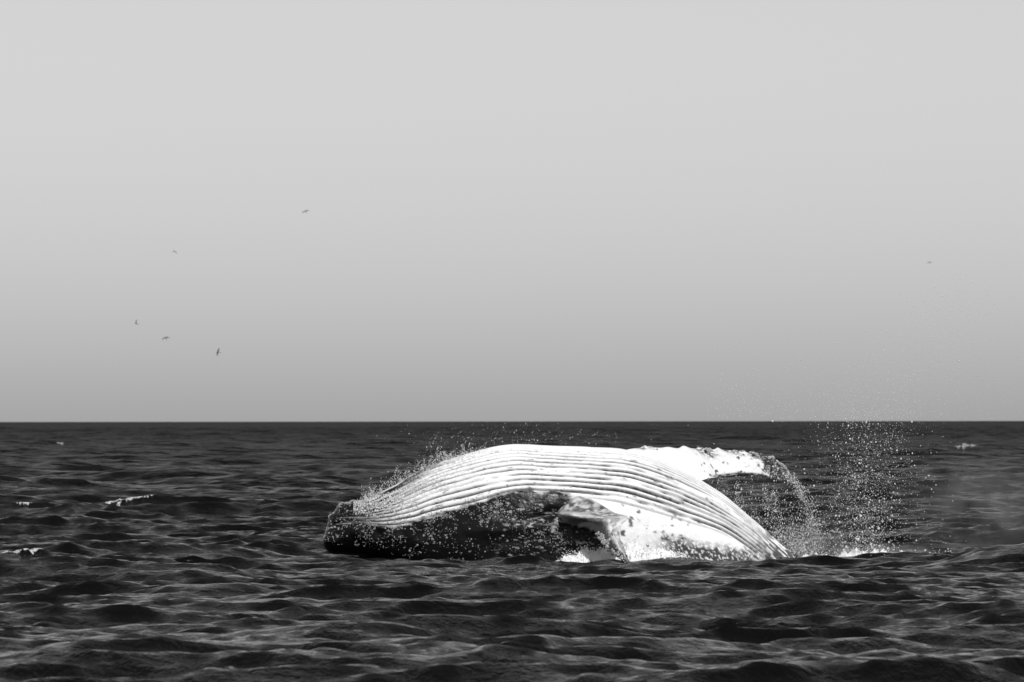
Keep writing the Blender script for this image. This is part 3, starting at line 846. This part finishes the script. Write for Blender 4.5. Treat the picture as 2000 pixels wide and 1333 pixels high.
# ------------------------------------------------------------------ whitecaps
def whitecap(px, py, wpx, hpx, label, seed, search=0.035):
    """a ribbon of foam draped over the crest of the wave that stands at this place"""
    d = EYE * FPX / (py - HOR)
    rr, ang, X0, Y0, G = GRIDS[0] if d < SPLIT else GRIDS[1]
    a0 = math.degrees(math.atan((px - 1000) / FPX)); half = math.degrees(wpx / 2 / FPX)
    nu = 90; nv = 12
    ca = np.interp(np.linspace(a0 - half, a0 + half, nu), ang, np.arange(len(ang)))          # fractional column
    ci = np.round(ca).astype(int)
    lo, hi = np.searchsorted(rr, d * (1 - search)), np.searchsorted(rr, d * (1 + search)) + 2
    mid = ci[nu // 2]
    score = G[lo:hi, ci[nu // 4]:ci[3 * nu // 4] + 1, 2].mean(1)
    r0 = lo + int(np.argmax(score))
    step = max(2, int(0.5 / (rr[r0 + 1] - rr[r0])))
    crest = np.zeros(nu); c_ = r0
    for sgn in (1, -1):
        c_ = float(r0)
        for i_ in (range(nu // 2, nu) if sgn > 0 else range(nu // 2, -1, -1)):
            w0 = int(c_)
            win = G[max(w0 - step, 0):w0 + step + 1, ci[i_], 2]
            c_ += 0.25 * (max(w0 - step, 0) + int(np.argmax(win)) - c_)
            crest[i_] = c_
    u = np.linspace(-1, 1, nu)
    sc = d / FPX
    env = np.clip(1 - np.abs(u) ** 2.5, 0, 1)
    wid = env * (0.06 + 1.5 * fbm(u * 5 + seed, u * 0, 4, seed) ** 2) * hpx
    dslope = 0.16                                                    # metres along the wave face per metre of rise
    V = np.zeros((nv, nu, 3))
    for j in range(nv):
        q_ = j / (nv - 1)
        fr_ = crest - (q_ * wid * sc / dslope - 0.05) / (rr[r0 + 1] - rr[r0])
        f0 = np.clip(np.floor(fr_).astype(int), 0, len(rr) - 2); t_ = (fr_ - f0)[:, None]
        c0 = np.clip(np.floor(ca).astype(int), 0, len(ang) - 2); s_ = (ca - c0)[:, None]
        p_ = (G[f0, c0] * (1 - s_) + G[f0, c0 + 1] * s_) * (1 - t_) + (G[f0 + 1, c0] * (1 - s_) + G[f0 + 1, c0 + 1] * s_) * t_
        lift = math.sin(math.pi * min(q_ * 1.15, 1.0)) ** 0.6 if 0 < q_ < 1 else 0.0
        n_ = fbm(u * 26, q_ * 5 + u * 0, 4, seed + 9)
        p_[:, 2] += lift * (0.2 + 1.3 * n_) * wid * sc * 0.38 + 0.006 - (0.03 if j in (0, nv - 1) else 0)
        p_[:, 1] += 0.10 * (n_ - 0.5) * (wid * sc / 0.12)
        V[j] = p_
    F = grid_faces(nv, nu)[:, ::-1]
    ob = mesh_obj('whitecap', V.reshape(-1, 3), F, M_LACE)
    return tag(ob, label, 'whitecap', 'whitecaps breaking on the open sea')
whitecap(245, 1017, 105, 15, 'longest whitecap, a slanting white crest on the open water off the whale\'s snout', 1)
whitecap(172, 1025, 50, 7, 'short broken foam crest trailing from the end of the longest whitecap', 2)
whitecap(42, 1122, 110, 9, 'flecked foam line split by a dark hollow, between the longest whitecap and open water', 3)
whitecap(118, 872, 17, 6, 'tiny white breaker far out below the horizon beyond the longest whitecap', 4)
whitecap(1884, 880, 46, 20, 'lone breaking crest far out beyond the falling spray', 5)
whitecap(40, 1010, 32, 6, 'small fleck of foam on a crest level with the longest whitecap', 6)

# ------------------------------------------------------------------ seabirds
def bird(px, py, d, span, heading, roll, pitch, flap, label, bend=0.4):
    """one continuous mesh: lofted body with two bent wings and a fan tail"""
    V, F = [], []
    prof = [(-.46, .004, .05), (-.30, .025, .05), (-.12, .060, .055), (.05, .072, .065), (.20, .055, .055), (.30, .038, .04), (.36, .036, .036), (.42, .018, .02), (.47, .004, .004)]
    k = 8
    for (y, a, b) in prof:
        for q_ in range(k):
            an = q_ * 2 * math.pi / k
            V.append((a * 1.0 * math.cos(an), y, b * math.sin(an)))
    for i in range(len(prof) - 1):
        for q_ in range(k):
            F.append((i * k + q_, i * k + (q_ + 1) % k, (i + 1) * k + (q_ + 1) % k, (i + 1) * k + q_))
    for sx in (-1, 1):
        z = 0.03; x = 0.03; an = flap
        st = [(0.00, .16, -.12), (.16, .19, -.10), (.38, .20, -.06), (.60, .14, -.08), (.85, .02, -.12), (1.0, -.10, -.14)]
        b0 = len(V); px_ = 0
        for (s, le, te) in st:
            dlt = (s - px_) * span / 0.45 / 2; px_ = s
            a_ = an - bend * s
            x += dlt * math.cos(a_); z += dlt * math.sin(a_)
            th_ = 0.016 * (1.05 - s)
            V += [(sx * x, le, z), (sx * x, (le + te) / 2, z + th_ + .003), (sx * x, te, z), (sx * x, (le + te) / 2, z - th_)]
        for i in range(len(st) - 1):
            for q_ in range(4):
                F.append((b0 + i * 4 + q_, b0 + i * 4 + (q_ + 1) % 4, b0 + (i + 1) * 4 + (q_ + 1) % 4, b0 + (i + 1) * 4 + q_))
    b0 = len(V)
    V += [(-.03, -.36, .01), (.03, -.36, .01), (.085, -.58, 0), (-.085, -.58, 0), (-.03, -.36, -.01), (.03, -.36, -.01), (.085, -.58, -.006), (-.085, -.58, -.006)]
    F += [(b0, b0 + 1, b0 + 2, b0 + 3), (b0 + 4, b0 + 7, b0 + 6, b0 + 5), (b0, b0 + 4, b0 + 5, b0 + 1), (b0 + 1, b0 + 5, b0 + 6, b0 + 2), (b0 + 2, b0 + 6, b0 + 7, b0 + 3), (b0 + 3, b0 + 7, b0 + 4, b0)]
    ob = mesh_obj('seabird', np.array(V) * 0.45, np.array(F), M_BIRD)
    ob.location = P(px, py, d)
    ob.rotation_euler = (R(pitch), R(roll), R(heading))
    return tag(ob, label, 'bird', 'seabirds flying far out over the sea')
bird(266, 632, 500, 0.80, 60, 40, 20, R(45), 'dark seabird banking steeply beside the one with drooping wings')
bird(324, 660, 470, 0.80, 10, -12, 40, R(28), 'dark seabird with both wings drooping in an arch, between two banking birds', 1.5)
bird(426, 688, 500, 0.80, 60, -65, 25, R(20), 'dark seabird turned on edge, wings upright, lowest over the water')
bird(342, 491, 560, 0.80, 60, 12, 30, R(-8), 'grey seabird gliding level above the trio that banks over the sea')
bird(597, 413, 580, 0.90, 15, -18, 40, R(35), 'grey seabird with wide spread wings, highest of the flock above the sea', 1.4)
bird(1816, 514, 820, 0.95, 20, -6, 32, R(10), 'faint pale seabird alone, gliding above the drifting spray', 0.6)
